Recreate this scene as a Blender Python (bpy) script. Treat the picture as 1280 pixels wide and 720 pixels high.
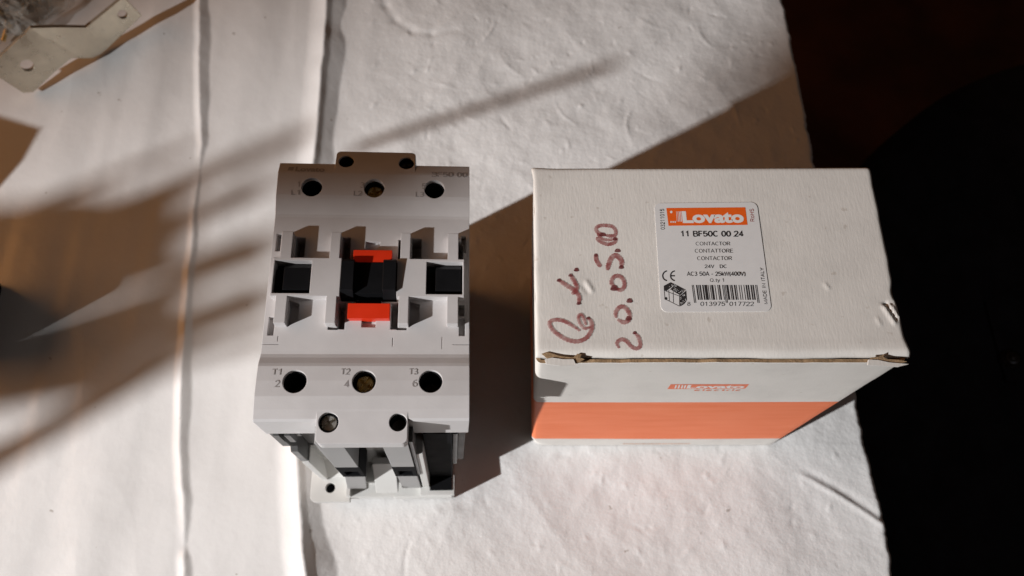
import bpy, bmesh, math, random
import numpy as np
from mathutils import Vector, Matrix
random.seed(4); rng = np.random.default_rng(4)
for o in list(bpy.data.objects): bpy.data.objects.remove(o)
SC = bpy.context.scene; COL = SC.collection

# ------------------------------------------------------------------ camera
F, CX, CY, H = 956.0, 640.0, 360.0, 0.412          # focal length in photo pixels, centre, lens height over the table
NX, NY = 646.0, 746.0                               # where the plumb line under the lens falls in the photo
dn = np.array([(NX-CX)/F, -(NY-CY)/F, -1.0]); dn /= np.linalg.norm(dn)
_Z = -dn; _X = np.array([1.0, 0, 0]); _X -= _Z*(_X@_Z); _X /= np.linalg.norm(_X); _Y = np.cross(_Z, _X)
RC = np.stack([_X, _Y, _Z]); CP = np.array([0, 0, H])
cam = bpy.data.objects.new('camera', bpy.data.cameras.new('camera')); COL.objects.link(cam)
cam.matrix_world = Matrix.Translation((0, 0, H)) @ Matrix(RC.tolist()).to_4x4()
cam.data.sensor_width = 36.0; cam.data.lens = F/1280*36.0
cam.data.clip_start = 0.01; cam.data.clip_end = 20.0
cam.data.dof.use_dof = True; cam.data.dof.focus_distance = 0.272; cam.data.dof.aperture_fstop = 15.0
SC.camera = cam
# ------------------------------------------------------------------ light
w = bpy.data.worlds.new('World'); SC.world = w; w.use_nodes = True
bg = w.node_tree.nodes['Background']; bg.inputs[0].default_value = (1.0, 0.52, 0.27, 1); bg.inputs[1].default_value = 0.016
AZ, EL, LD = math.radians(29.5), math.radians(27), 2.6
LDIR = np.array([-math.cos(AZ)*math.cos(EL), -math.sin(AZ)*math.cos(EL), math.sin(EL)])   # towards the lamp
LPOS = np.array([-0.03, 0.15, 0.08]) + LD*LDIR
ld = bpy.data.lights.new('window_light', 'SPOT'); lo = bpy.data.objects.new('window_light', ld); COL.objects.link(lo)
lo.location = LPOS; lo.rotation_euler = Vector(LPOS-np.array([-.19, -.05, .02])).to_track_quat('Z', 'Y').to_euler()
ld.energy = 480; ld.color = (0.985, 0.99, 1.0); ld.shadow_soft_size = 0.022; ld.spot_size = math.radians(22.5); ld.spot_blend = 1.0
fl = bpy.data.lights.new('cool_fill', 'AREA'); fo = bpy.data.objects.new('cool_fill', fl); COL.objects.link(fo)  # added cool fill lamp, high on the right
fl.shape = 'DISK'; fl.size = 0.9; fl.energy = 0.5; fl.color = (0.88, 0.93, 1.0); fo.location = (1.05, -0.25, 1.1)
fo.rotation_euler = (Vector(fo.location)-Vector((0.05, 0.1, 0))).to_track_quat('Z', 'Y').to_euler()
wl = bpy.data.lights.new('wall_glow', 'AREA'); wo = bpy.data.objects.new('wall_glow', wl); COL.objects.link(wo)
wl.shape = 'DISK'; wl.size = 0.9; wl.energy = 4.4; wl.color = (1.0, 0.44, 0.15); wo.location = (-1.3, 0.35, 0.75)
wo.rotation_euler = (Vector(wo.location)-Vector((-0.1, 0.15, 0))).to_track_quat('Z', 'Y').to_euler()
vs = SC.view_settings; vs.view_transform = 'Standard'; vs.look = 'None'; vs.exposure = 0.0; vs.gamma = 1.0; vs.use_curve_mapping = False
SC.render.engine = 'CYCLES'

# ------------------------------------------------------------------ helpers
def ray(u, v): return RC @ np.array([(u-CX)/F, -(v-CY)/F, -1.0])
def up(u, v, z=0.0):
    d = ray(u, v); return CP + (z-H)/d[2]*d
def on_plane(u, v, p0, n):
    d = ray(u, v); return CP + ((np.asarray(p0)-CP)@n)/(d@n)*d
MATS = {}
def nodes(name):
    m = bpy.data.materials.new(name); m.use_nodes = True; MATS[name] = m
    nt = m.node_tree; return m, nt, nt.nodes['Principled BSDF'], nt.nodes, nt.links
def noise(N, L, scale, detail=4, rough=.55, vec=None, coord='Object'):
    tc = N.new('ShaderNodeTexCoord'); n = N.new('ShaderNodeTexNoise')
    n.inputs['Scale'].default_value = scale; n.inputs['Detail'].default_value = detail; n.inputs['Roughness'].default_value = rough
    if vec:
        mp = N.new('ShaderNodeMapping'); mp.inputs['Scale'].default_value = vec
        L.new(tc.outputs[coord], mp.inputs['Vector']); L.new(mp.outputs[0], n.inputs['Vector'])
    else: L.new(tc.outputs[coord], n.inputs['Vector'])
    return n
def ramp(N, L, src, stops):
    r = N.new('ShaderNodeValToRGB'); el = r.color_ramp.elements
    while len(el) < len(stops): el.new(.5)
    for e, (p, c) in zip(el, stops): e.position = p; e.color = (*c, 1) if len(c) == 3 else c
    L.new(src, r.inputs[0]); return r
def bump(N, L, src, strength, dist, normal=None):
    b = N.new('ShaderNodeBump'); b.inputs['Strength'].default_value = strength; b.inputs['Distance'].default_value = dist
    L.new(src, b.inputs['Height'])
    if normal is not None: L.new(normal, b.inputs['Normal'])
    return b
def mat(name, col, rough=.5, metal=0.0, spec=.5, var=.06, nscale=120, bumps=None, bev=0.0, coat=0.0):
    m, nt, P, N, L = nodes(name)
    n = noise(N, L, nscale)
    lo_ = [max(0, c*(1-var)) for c in col]; hi = [min(1, c*(1+var)) for c in col]
    r = ramp(N, L, n.outputs['Fac'], [(.3, lo_), (.7, hi)]); L.new(r.outputs[0], P.inputs['Base Color'])
    P.inputs['Metallic'].default_value = metal; P.inputs['Specular IOR Level'].default_value = spec
    rr = ramp(N, L, n.outputs['Fac'], [(.3, (max(0, rough-.06),)*3), (.7, (min(1, rough+.06),)*3)]); L.new(rr.outputs[0], P.inputs['Roughness'])
    nrm = None
    if bev:
        b = N.new('ShaderNodeBevel'); b.samples = 6; b.inputs['Radius'].default_value = bev; nrm = b.outputs[0]
    if bumps:
        for sc, st, di in bumps:
            nb = noise(N, L, sc, 3); bb = bump(N, L, nb.outputs['Fac'], st, di, nrm); nrm = bb.outputs[0]
    if nrm is not None: L.new(nrm, P.inputs['Normal'])
    if coat: P.inputs['Coat Weight'].default_value = coat
    return m
mat('grey_plastic', (.57, .547, .54), .42, spec=.45, var=.045, nscale=75, bumps=[(2500, .16, .00014), (110, .10, .0006)], bev=.00035)
mat('dark_plastic', (.085, .083, .082), .45, var=.10, nscale=80, bumps=[(2500, .1, .0001)], bev=.0003)
mat('mid_plastic', (.30, .295, .29), .45, var=.06, nscale=80, bumps=[(2500, .1, .0001)], bev=.0003)
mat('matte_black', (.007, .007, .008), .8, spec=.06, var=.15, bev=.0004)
mat('black_plastic', (.009, .009, .010), .36, spec=.12, var=.15, bev=.0004)
mat('white_plastic', (.60, .59, .565), .45, var=.04, nscale=60, bumps=[(2500, .1, .0001)], bev=.0004)
mat('red_plastic', (.72, .035, .008), .35, var=.05, bev=.0002)
mat('brass', (.80, .60, .26), .30, metal=.75, var=.2, nscale=600, bumps=[(900, .2, .0002)])
mat('steel', (.74, .72, .66), .28, metal=.8, var=.15, nscale=300, bumps=[(900, .2, .0002)])
mat('dark_screw', (.22, .20, .16), .35, metal=1.0, var=.2, nscale=600)
mat('emboss', (.33, .305, .295), .45, var=.03, bev=0)
mat('raw_board', (.30, .20, .115), .9, spec=.1, var=.30, nscale=500, bumps=[(1500, .5, .0004)])
mat('label_paper', (.66, .645, .635), .5, spec=.35, var=.02, nscale=300)
mat('label_white', (.72, .70, .68), .55, spec=.3, var=.02)
mat('label_orange', (.76, .115, .012), .5, spec=.3, var=.04, nscale=900)
mat('print_orange', (.74, .20, .105), .6, spec=.25, var=.08, nscale=700)
mat('label_ink', (.030, .026, .026), .6, spec=.2, var=.3, nscale=3000)
mat('label_ink_soft', (.075, .068, .066), .6, spec=.2, var=.3, nscale=3000)
mat('label_ink_red', (.30, .035, .025), .6, spec=.2, var=.2, nscale=2500)
mat('faint_print', (.62, .42, .33), .7, spec=.2, var=.2)

def board_mat(name, stripe=None):
    m, nt, P, N, L = nodes(name)
    base = (.665, .632, .590)
    n1 = noise(N, L, 40, 5, .6); r1 = ramp(N, L, n1.outputs['Fac'], [(.28, [c*.90 for c in base]), (.5, base), (.75, [min(1, c*1.05) for c in base])])
    out = r1.outputs[0]
    # little scuffs and grime specks
    n2 = noise(N, L, 260, 2, .5); s2 = ramp(N, L, n2.outputs['Fac'], [(.70, (0, 0, 0)), (.76, (1, 1, 1))])
    mx = N.new('ShaderNodeMix'); mx.data_type = 'RGBA'; mx.inputs['B'].default_value = (.44, .385, .33, 1)
    mm = N.new('ShaderNodeMath'); mm.operation = 'MULTIPLY'; mm.inputs[1].default_value = .5
    L.new(s2.outputs[0], mm.inputs[0]); L.new(mm.outputs[0], mx.inputs['Factor']); L.new(out, mx.inputs['A']); out = mx.outputs['Result']
    if stripe:
        tc = N.new('ShaderNodeTexCoord'); sx = N.new('ShaderNodeSeparateXYZ'); L.new(tc.outputs['Object'], sx.inputs[0])
        a = N.new('ShaderNodeMath'); a.operation = 'GREATER_THAN'; a.inputs[1].default_value = stripe[0]; L.new(sx.outputs['Z'], a.inputs[0])
        b = N.new('ShaderNodeMath'); b.operation = 'LESS_THAN'; b.inputs[1].default_value = stripe[1]; L.new(sx.outputs['Z'], b.inputs[0])
        c = N.new('ShaderNodeMath'); c.operation = 'MULTIPLY'; L.new(a.outputs[0], c.inputs[0]); L.new(b.outputs[0], c.inputs[1])
        n3 = noise(N, L, 30, 5, .6, (1, 1, 5)); o3 = ramp(N, L, n3.outputs['Fac'], [(.3, (.76, .175, .062)), (.7, (.82, .225, .10))])
        m3 = N.new('ShaderNodeMix'); m3.data_type = 'RGBA'; L.new(c.outputs[0], m3.inputs['Factor']); L.new(out, m3.inputs['A']); L.new(o3.outputs[0], m3.inputs['B']); out = m3.outputs['Result']
    L.new(out, P.inputs['Base Color']); P.inputs['Roughness'].default_value = .62; P.inputs['Specular IOR Level'].default_value = .3
    f1 = noise(N, L, 1200, 3, .6, (1, .22, 1)); f2 = noise(N, L, 90, 4, .6)
    b1 = bump(N, L, f1.outputs['Fac'], .22, .0003); b2 = bump(N, L, f2.outputs['Fac'], .12, .0010, b1.outputs[0])
    L.new(b2.outputs[0], P.inputs['Normal']); return m
def marker_mat():
    m, nt, P, N, L = nodes('marker_ink')
    n = noise(N, L, 500, 4, .6); r = ramp(N, L, n.outputs['Fac'], [(.3, (.27, .050, .050)), (.7, (.42, .13, .12))])
    L.new(r.outputs[0], P.inputs['Base Color']); P.inputs['Roughness'].default_value = .55
    a = ramp(N, L, n.outputs['Fac'], [(.32, (.80,)*3), (.68, (.38,)*3)]); L.new(a.outputs[0], P.inputs['Alpha'])
    m2, nt, P, N, L = nodes('marker_ink_dark')
    n = noise(N, L, 900, 3); r = ramp(N, L, n.outputs['Fac'], [(.3, (.10, .018, .02)), (.7, (.22, .05, .05))])
    L.new(r.outputs[0], P.inputs['Base Color']); P.inputs['Roughness'].default_value = .55
    a = ramp(N, L, n.outputs['Fac'], [(.35, (.95,)*3), (.75, (.55,)*3)]); L.new(a.outputs[0], P.inputs['Alpha'])
marker_mat()

def link(name, me, material, parent=None, loc=None):
    o = bpy.data.objects.new(name, me); COL.objects.link(o)
    if material: me.materials.clear(); me.materials.append(MATS[material])
    if parent is not None: o.parent = parent
    if loc is not None: o.location = loc
    return o
def pymesh(verts, faces, smooth=False):
    me = bpy.data.meshes.new('m'); me.from_pydata([tuple(map(float, v)) for v in verts], [], faces); me.update()
    if smooth:
        for p in me.polygons: p.use_smooth = True
    return me
class MB:
    """collects solids, given in millimetres"""
    def __init__(s): s.v = []; s.f = []
    def add(s, v, f):
        k = len(s.v); s.v += [tuple(np.asarray(p, float)*1e-3) for p in v]; s.f += [[i+k for i in q] for q in f]; return s
    def box(s, x0, x1, y0, y1, z0, z1):
        return s.add([(x0,y0,z0),(x1,y0,z0),(x1,y1,z0),(x0,y1,z0),(x0,y0,z1),(x1,y0,z1),(x1,y1,z1),(x0,y1,z1)],
                     [[3,2,1,0],[4,5,6,7],[0,1,5,4],[1,2,6,5],[2,3,7,6],[3,0,4,7]])
    def prism_x(s, prof, x0, x1):           # profile of (y, z), counter-clockwise seen from +x
        n = len(prof); return s.add([(x0, *p) for p in prof]+[(x1, *p) for p in prof],
            [list(range(n))[::-1], list(range(n, 2*n))]+[[i, (i+1) % n, n+(i+1) % n, n+i] for i in range(n)])
    def prism_zf(s, poly, z0, zf_):
        n = len(poly); return s.add([(*p, z0) for p in poly]+[(*p, zf_(p[1])) for p in poly],
            [list(range(n))[::-1], list(range(n, 2*n))]+[[i, (i+1) % n, n+(i+1) % n, n+i] for i in range(n)])
    def prism_z(s, poly, z0, z1, top=None):  # outline of (x, y), counter-clockwise seen from above
        n = len(poly); t = top or poly
        return s.add([(*p, z0) for p in poly]+[(*p, z1) for p in t],
            [list(range(n))[::-1], list(range(n, 2*n))]+[[i, (i+1) % n, n+(i+1) % n, n+i] for i in range(n)])
    def cyl(s, x, y, z0, z1, r, n=40, r1=None):
        a = [2*math.pi*i/n for i in range(n)]; r1 = r if r1 is None else r1
        return s.prism_z([(x+r*math.cos(t), y+r*math.sin(t)) for t in a], z0, z1, [(x+r1*math.cos(t), y+r1*math.sin(t)) for t in a])
    def cells(s, xs, ys, keep, z0, z1):
        on = {(i, j) for i in range(len(xs)-1) for j in range(len(ys)-1) if keep((xs[i]+xs[i+1])/2, (ys[j]+ys[j+1])/2)}
        V = {}; vs_ = []; fs = []
        def vid(i, j, k):
            if (i, j, k) not in V: V[i, j, k] = len(vs_); vs_.append((xs[i], ys[j], (z0, z1)[k]))
            return V[i, j, k]
        for i, j in on:
            fs.append([vid(i,j,1), vid(i+1,j,1), vid(i+1,j+1,1), vid(i,j+1,1)]); fs.append([vid(i,j+1,0), vid(i+1,j+1,0), vid(i+1,j,0), vid(i,j,0)])
            if (i-1,j) not in on: fs.append([vid(i,j+1,0), vid(i,j,0), vid(i,j,1), vid(i,j+1,1)])
            if (i+1,j) not in on: fs.append([vid(i+1,j,0), vid(i+1,j+1,0), vid(i+1,j+1,1), vid(i+1,j,1)])
            if (i,j-1) not in on: fs.append([vid(i,j,0), vid(i+1,j,0), vid(i+1,j,1), vid(i,j,1)])
            if (i,j+1) not in on: fs.append([vid(i+1,j+1,0), vid(i,j+1,0), vid(i,j+1,1), vid(i+1,j+1,1)])
        return s.add(vs_, fs)
    def mesh(s, smooth=False): return pymesh(s.v, s.f, smooth)
    def build(s, name, material, parent=None, smooth=False): return link(name, s.mesh(smooth), material, parent)
def boolean(base, ops):
    """base MB, ops list of (MB, 'UNION'|'DIFFERENCE') -> mesh"""
    o = bpy.data.objects.new('tmp', base.mesh()); COL.objects.link(o); tmp = [o]
    for mb, op in ops:
        c = bpy.data.objects.new('tmp', mb.mesh()); COL.objects.link(c); tmp.append(c)
        md = o.modifiers.new('b', 'BOOLEAN'); md.operation = op; md.object = c; md.solver = 'EXACT'; md.use_self = True
    dg = bpy.context.evaluated_depsgraph_get(); me = bpy.data.meshes.new_from_object(o.evaluated_get(dg))
    for t in tmp: bpy.data.objects.remove(t)
    return me
def tag(o, label, cat=None, kind=None, group=None):
    o['label'] = label
    if cat: o['category'] = cat
    if kind: o['kind'] = kind
    if group: o['group'] = group
    return o
def empty(name, loc=(0, 0, 0)):
    o = bpy.data.objects.new(name, None); COL.objects.link(o); o.location = loc; o.empty_display_size = .02; return o

def arc(cx, cy, rx, ry, a0, a1, n=9): return [(cx+rx*math.cos(math.radians(a0+(a1-a0)*i/n)), cy+ry*math.sin(math.radians(a0+(a1-a0)*i/n))) for i in range(n+1)]
def ring(cx, cy, rx, ry): return arc(cx, cy, rx, ry, 90, 450, 16)
GLYPH = {  # plain single-line sans capitals and figures: (advance, strokes)
 '0': (.62, [ring(.31, .5, .25, .47)]), '1': (.62, [[(.12, .76), (.34, .96), (.34, .02)]]), '2': (.62, [arc(.31, .72, .24, .25, 175, -35)+[(.06, .03), (.57, .03)]]),
 '3': (.62, [arc(.29, .74, .21, .23, 155, -90, 10)+arc(.29, .27, .25, .24, 90, -155, 10)]), '4': (.62, [[(.43, .02), (.43, .95), (.05, .27), (.6, .27)]]),
 '5': (.62, [[(.53, .96), (.14, .96), (.09, .53)]+arc(.29, .33, .26, .29, 140, -150, 12)]), '6': (.62, [ring(.31, .31, .24, .28), arc(.42, .40, .36, .56, 75, 182, 8)]),
 '7': (.62, [[(.06, .96), (.56, .96), (.24, .02)]]), '8': (.62, [ring(.31, .74, .2, .22), ring(.31, .27, .25, .25)]), '9': (.62, [ring(.31, .69, .24, .28), arc(.20, .60, .36, .56, -105, 2, 8)]),
 'A': (.72, [[(.03, .02), (.36, .98), (.69, .02)], [(.15, .34), (.57, .34)]]), 'B': (.68, [[(.09, .03), (.09, .97), (.38, .97)]+arc(.38, .75, .2, .22, 90, -90, 7), [(.09, .53), (.4, .53)]+arc(.4, .28, .22, .25, 90, -90, 7)+[(.09, .03)]]),
 'C': (.74, [arc(.39, .5, .32, .47, 48, 312, 14)]), 'D': (.74, [[(.09, .03), (.09, .97), (.34, .97)]+arc(.34, .5, .32, .47, 90, -90, 10)+[(.09, .03)]]), 'E': (.64, [[(.57, .97), (.09, .97), (.09, .03), (.58, .03)], [(.09, .52), (.52, .52)]]),
 'F': (.6, [[(.55, .97), (.09, .97), (.09, .02)], [(.09, .51), (.48, .51)]]), 'H': (.74, [[(.09, .02), (.09, .98)], [(.65, .02), (.65, .98)], [(.09, .52), (.65, .52)]]), 'I': (.3, [[(.15, .02), (.15, .98)]]),
 'L': (.58, [[(.09, .98), (.09, .03), (.54, .03)]]), 'M': (.86, [[(.09, .02), (.09, .96), (.43, .06), (.77, .96), (.77, .02)]]), 'N': (.76, [[(.09, .02), (.09, .96), (.67, .04), (.67, .98)]]), 'O': (.8, [ring(.4, .5, .33, .47)]),
 'Q': (.8, [ring(.4, .5, .33, .47), [(.46, .25), (.72, -.02)]]), 'R': (.7, [[(.09, .02), (.09, .97), (.4, .97)]+arc(.4, .73, .22, .24, 90, -90, 7)+[(.09, .49)], [(.36, .49), (.65, .02)]]),
 'S': (.68, [arc(.34, .74, .25, .23, 30, 255, 10)+arc(.34, .27, .27, .24, 75, -150, 10)]), 'T': (.62, [[(.02, .97), (.6, .97)], [(.31, .97), (.31, .02)]]), 'V': (.66, [[(.02, .98), (.33, .03), (.64, .98)]]),
 'W': (.94, [[(.02, .98), (.24, .03), (.47, .95), (.7, .03), (.92, .98)]]), 'Y': (.66, [[(.02, .98), (.33, .46), (.64, .98)], [(.33, .46), (.33, .02)]]),
 'c': (.54, [arc(.29, .36, .23, .33, 50, 310, 10)]), 'e': (.58, [[(.07, .38), (.52, .38)]+arc(.3, .36, .23, .33, 5, 315, 11)]), 'i': (.24, [[(.12, .02), (.12, .7)], [(.12, .86), (.12, .97)]]), 'k': (.54, [[(.08, .02), (.08, .98)], [(.48, .68), (.08, .3)], [(.2, .42), (.5, .02)]]),
 'l': (.24, [[(.12, .02), (.12, .98)]]), 'o': (.6, [ring(.3, .36, .23, .33)]), 'r': (.36, [[(.08, .02), (.08, .7)], arc(.3, .42, .22, .26, 165, 75, 5)]), 't': (.34, [[(.16, .92), (.16, .14), (.22, .03), (.33, .03)], [(.02, .68), (.32, .68)]]),
 'y': (.54, [[(.03, .7), (.27, .04)], [(.51, .7), (.24, -.08), (.16, -.22), (.04, -.24)]]), '.': (.28, [[(.14, .0), (.14, .12)]]), '-': (.42, [[(.06, .38), (.36, .38)]]), '(': (.34, [arc(.42, .4, .3, .66, 125, 235, 8)]), ')': (.34, [arc(-.08, .4, .3, .66, 55, -55, 8)]), ' ': (.32, [])}
def line_text(s_, wt=.11, spacing=1.0):
    V = []; Fc = []; lay = []; x = 0.0; k = 0
    for ch in s_:
        adv, st = GLYPH[ch]
        for P in st:
            P = [np.array(p) for i_, p in enumerate(P) if i_ == 0 or math.dist(p, P[i_-1]) > 1e-4]; n = len(P); k += 1
            for i, p in enumerate(P):
                closed = n > 3 and np.hypot(*(P[0]-P[-1])) < 1e-6
                a_ = P[i-1] if i else (P[-2] if closed else None); b_ = P[i+1] if i < n-1 else (P[1] if closed else None)
                t1 = (p-a_)/np.hypot(*(p-a_)) if a_ is not None else None; t2 = (b_-p)/np.hypot(*(b_-p)) if b_ is not None else None
                if t1 is None: t1 = t2
                if t2 is None: t2 = t1
                m = t1+t2; m /= max(1e-6, np.hypot(*m)); q = np.array([-m[1], m[0]]); sc = min(2.2, 1/max(.3, abs(m@t1)))
                V += [p+q*wt/2*sc+(x, 0), p-q*wt/2*sc+(x, 0)]; lay += [k, k]
            b0 = len(V)-2*n; Fc += [[b0+2*i+1, b0+2*i+3, b0+2*i+2, b0+2*i] for i in range(n-1)]
        x += adv*spacing+.06
    V = np.array(V); lo_, hi = V.min(0), V.max(0); return (V-lo_)/(hi-lo_), Fc, lay
def text_shape(s, bold=0.0, shear=0.0, spacing=1.0):
    """verts scaled to the unit square and faces of a line of lettering"""
    c = bpy.data.curves.new('t', 'FONT'); c.body = s; c.size = 1.0; c.offset = bold; c.shear = shear; c.space_character = spacing
    c.resolution_u = 4; c.fill_mode = 'FRONT'
    o = bpy.data.objects.new('t', c); COL.objects.link(o)
    dg = bpy.context.evaluated_depsgraph_get(); me = bpy.data.meshes.new_from_object(o.evaluated_get(dg))
    v = np.array([p.co[:] for p in me.vertices])[:, :2]; f = [list(p.vertices) for p in me.polygons]
    bpy.data.objects.remove(o); bpy.data.curves.remove(c); bpy.data.meshes.remove(me)
    v = (v-v.min(0))/(v.max(0)-v.min(0)); return v, f
def bil(q, s, t):
    """q = corner points BL, BR, TR, TL"""
    a, b, c, d = [np.asarray(p, float) for p in q]; return a*(1-s)*(1-t)+b*s*(1-t)+c*s*t+d*(1-s)*t
def lettering(s, quad, material, parent, bold=0.0, shear=0.0, spacing=1.0, name='lettering', normal=(0, 0, 1)):
    if s == 'Lovato':
        v, f = text_shape(s, bold, shear, spacing); o = link(name, pymesh([bil(quad, *p) for p in v], f), material, parent); o['kind'] = 'stuff'; return o
    v, f, lay = line_text(s, .105+2.6*bold, spacing); nn = np.array(normal)*4e-6
    o = link(name, pymesh([bil(quad, *p)+nn*k for p, k in zip(v, lay)], f), material, parent); o['kind'] = 'stuff'; return o

# value noise for the cloth
def vnoise(x, y, seed):
    r = np.random.default_rng(seed).random((256, 256)); xi = np.floor(x).astype(int); yi = np.floor(y).astype(int)
    fx = x-xi; fy = y-yi; fx = fx*fx*(3-2*fx); fy = fy*fy*(3-2*fy)
    g = lambda i, j: r[i % 256, j % 256]
    return (g(xi, yi)*(1-fx)+g(xi+1, yi)*fx)*(1-fy)+(g(xi, yi+1)*(1-fx)+g(xi+1, yi+1)*fx)*fy-.5
sstep = lambda a, b, x: (lambda t: t*t*(3-2*t))(np.clip((x-a)/(b-a), 0, 1))

# ------------------------------------------------------------------ pose of the contactor
def rotm(ax, a): return np.array(Matrix.Rotation(math.radians(a), 3, ax))
CM = rotm('Z', 1.2) @ rotm('Y', 4.5)
CO = np.array([-.0665, .110, .003]) + CM @ np.array([.0005, -.002, 0])
def con_w(p): return CO + CM @ (np.asarray(p, float)*1e-3)

# ------------------------------------------------------------------ floor, table, cover sheet
mat('floor_wood', (.06, .018, .008), .7, var=.5, nscale=9, bumps=[(30, .3, .004)])
mat('table_wood', (.05, .03, .018), .7, var=.3, nscale=20)
fl_ = MB().box(-1500, 1700, -900, 2200, -760, -740).build('floor', 'floor_wood'); tag(fl_, 'almost black brown floor far below the table edge', kind='structure')
tb = MB().box(-480, 176, -160, 560, -40, -6).build('table', 'table_wood'); tag(tb, 'table under the white plastic sheet', kind='structure')

def cloth_material():
    m, nt, P, N, L = nodes('white_sheet')
    n = noise(N, L, 14, 6, .6); base = (.80, .785, .77)
    r = ramp(N, L, n.outputs['Fac'], [(.25, (.74, .725, .71)), (.5, base), (.75, (.84, .825, .81))]); out = r.outputs[0]
    n2 = noise(N, L, 150, 2, .5); s2 = ramp(N, L, n2.outputs['Fac'], [(.745, (0, 0, 0)), (.775, (1, 1, 1))])
    mx = N.new('ShaderNodeMix'); mx.data_type = 'RGBA'; mx.inputs['B'].default_value = (.30, .25, .20, 1)
    mm = N.new('ShaderNodeMath'); mm.operation = 'MULTIPLY'; mm.inputs[1].default_value = .6; L.new(s2.outputs[0], mm.inputs[0])
    L.new(mm.outputs[0], mx.inputs['Factor']); L.new(out, mx.inputs['A']); L.new(mx.outputs['Result'], P.inputs['Base Color'])
    P.inputs['Roughness'].default_value = .24; P.inputs['Specular IOR Level'].default_value = .55
    P.inputs['Subsurface Weight'].default_value = .0
    a = noise(N, L, 95, 5, .6); b = noise(N, L, 420, 4, .6)
    v = N.new('ShaderNodeTexVoronoi'); v.inputs['Scale'].default_value = 120; tc = N.new('ShaderNodeTexCoord'); L.new(tc.outputs['Object'], v.inputs['Vector'])
    vr = ramp(N, L, v.outputs['Distance'], [(0, (0, 0, 0)), (.25, (1, 1, 1))])
    # the right of the sheet is pitted, the left is smooth stretched film
    sx = N.new('ShaderNodeSeparateXYZ'); L.new(tc.outputs['Object'], sx.inputs[0])
    mr = N.new('ShaderNodeMapRange'); mr.inputs['From Min'].default_value = -.13; mr.inputs['From Max'].default_value = -.06; mr.inputs['To Min'].default_value = .30; mr.inputs['To Max'].default_value = 1.0
    L.new(sx.outputs['X'], mr.inputs['Value'])
    b1 = bump(N, L, a.outputs['Fac'], .5, .0008); L.new(mr.outputs[0], b1.inputs['Strength'])
    b2 = bump(N, L, b.outputs['Fac'], .08, .0003, b1.outputs[0])
    b3 = bump(N, L, vr.outputs[0], .05, .0003, b2.outputs[0]); L.new(b3.outputs[0], P.inputs['Normal'])
    tr = N.new('ShaderNodeBsdfTranslucent'); tr.inputs[0].default_value = (.80, .68, .56, 1); ms = N.new('ShaderNodeMixShader'); ms.inputs[0].default_value = .17
    L.new(P.outputs[0], ms.inputs[1]); L.new(tr.outputs[0], ms.inputs[2]); L.new(ms.outputs[0], N['Material Output'].inputs['Surface'])
cloth_material()
def fold(px):
    p = np.array([up(*q)[:2] for q in px]); p = p[np.argsort(p[:, 1])]; return p
F1 = fold([(249, -40), (250, 60), (251, 130), (253, 183), (244, 260), (238, 330), (229, 460), (226, 560), (230, 650), (231, 760)])
F2 = fold([(408, -40), (406, 60), (398, 170), (392, 260), (385, 400), (372, 570), (379, 640), (386, 760)])
EDGE = fold([(968, -40), (1003, 135), (1042, 350), (1075, 545), (1104, 660), (1118, 760)])
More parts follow.
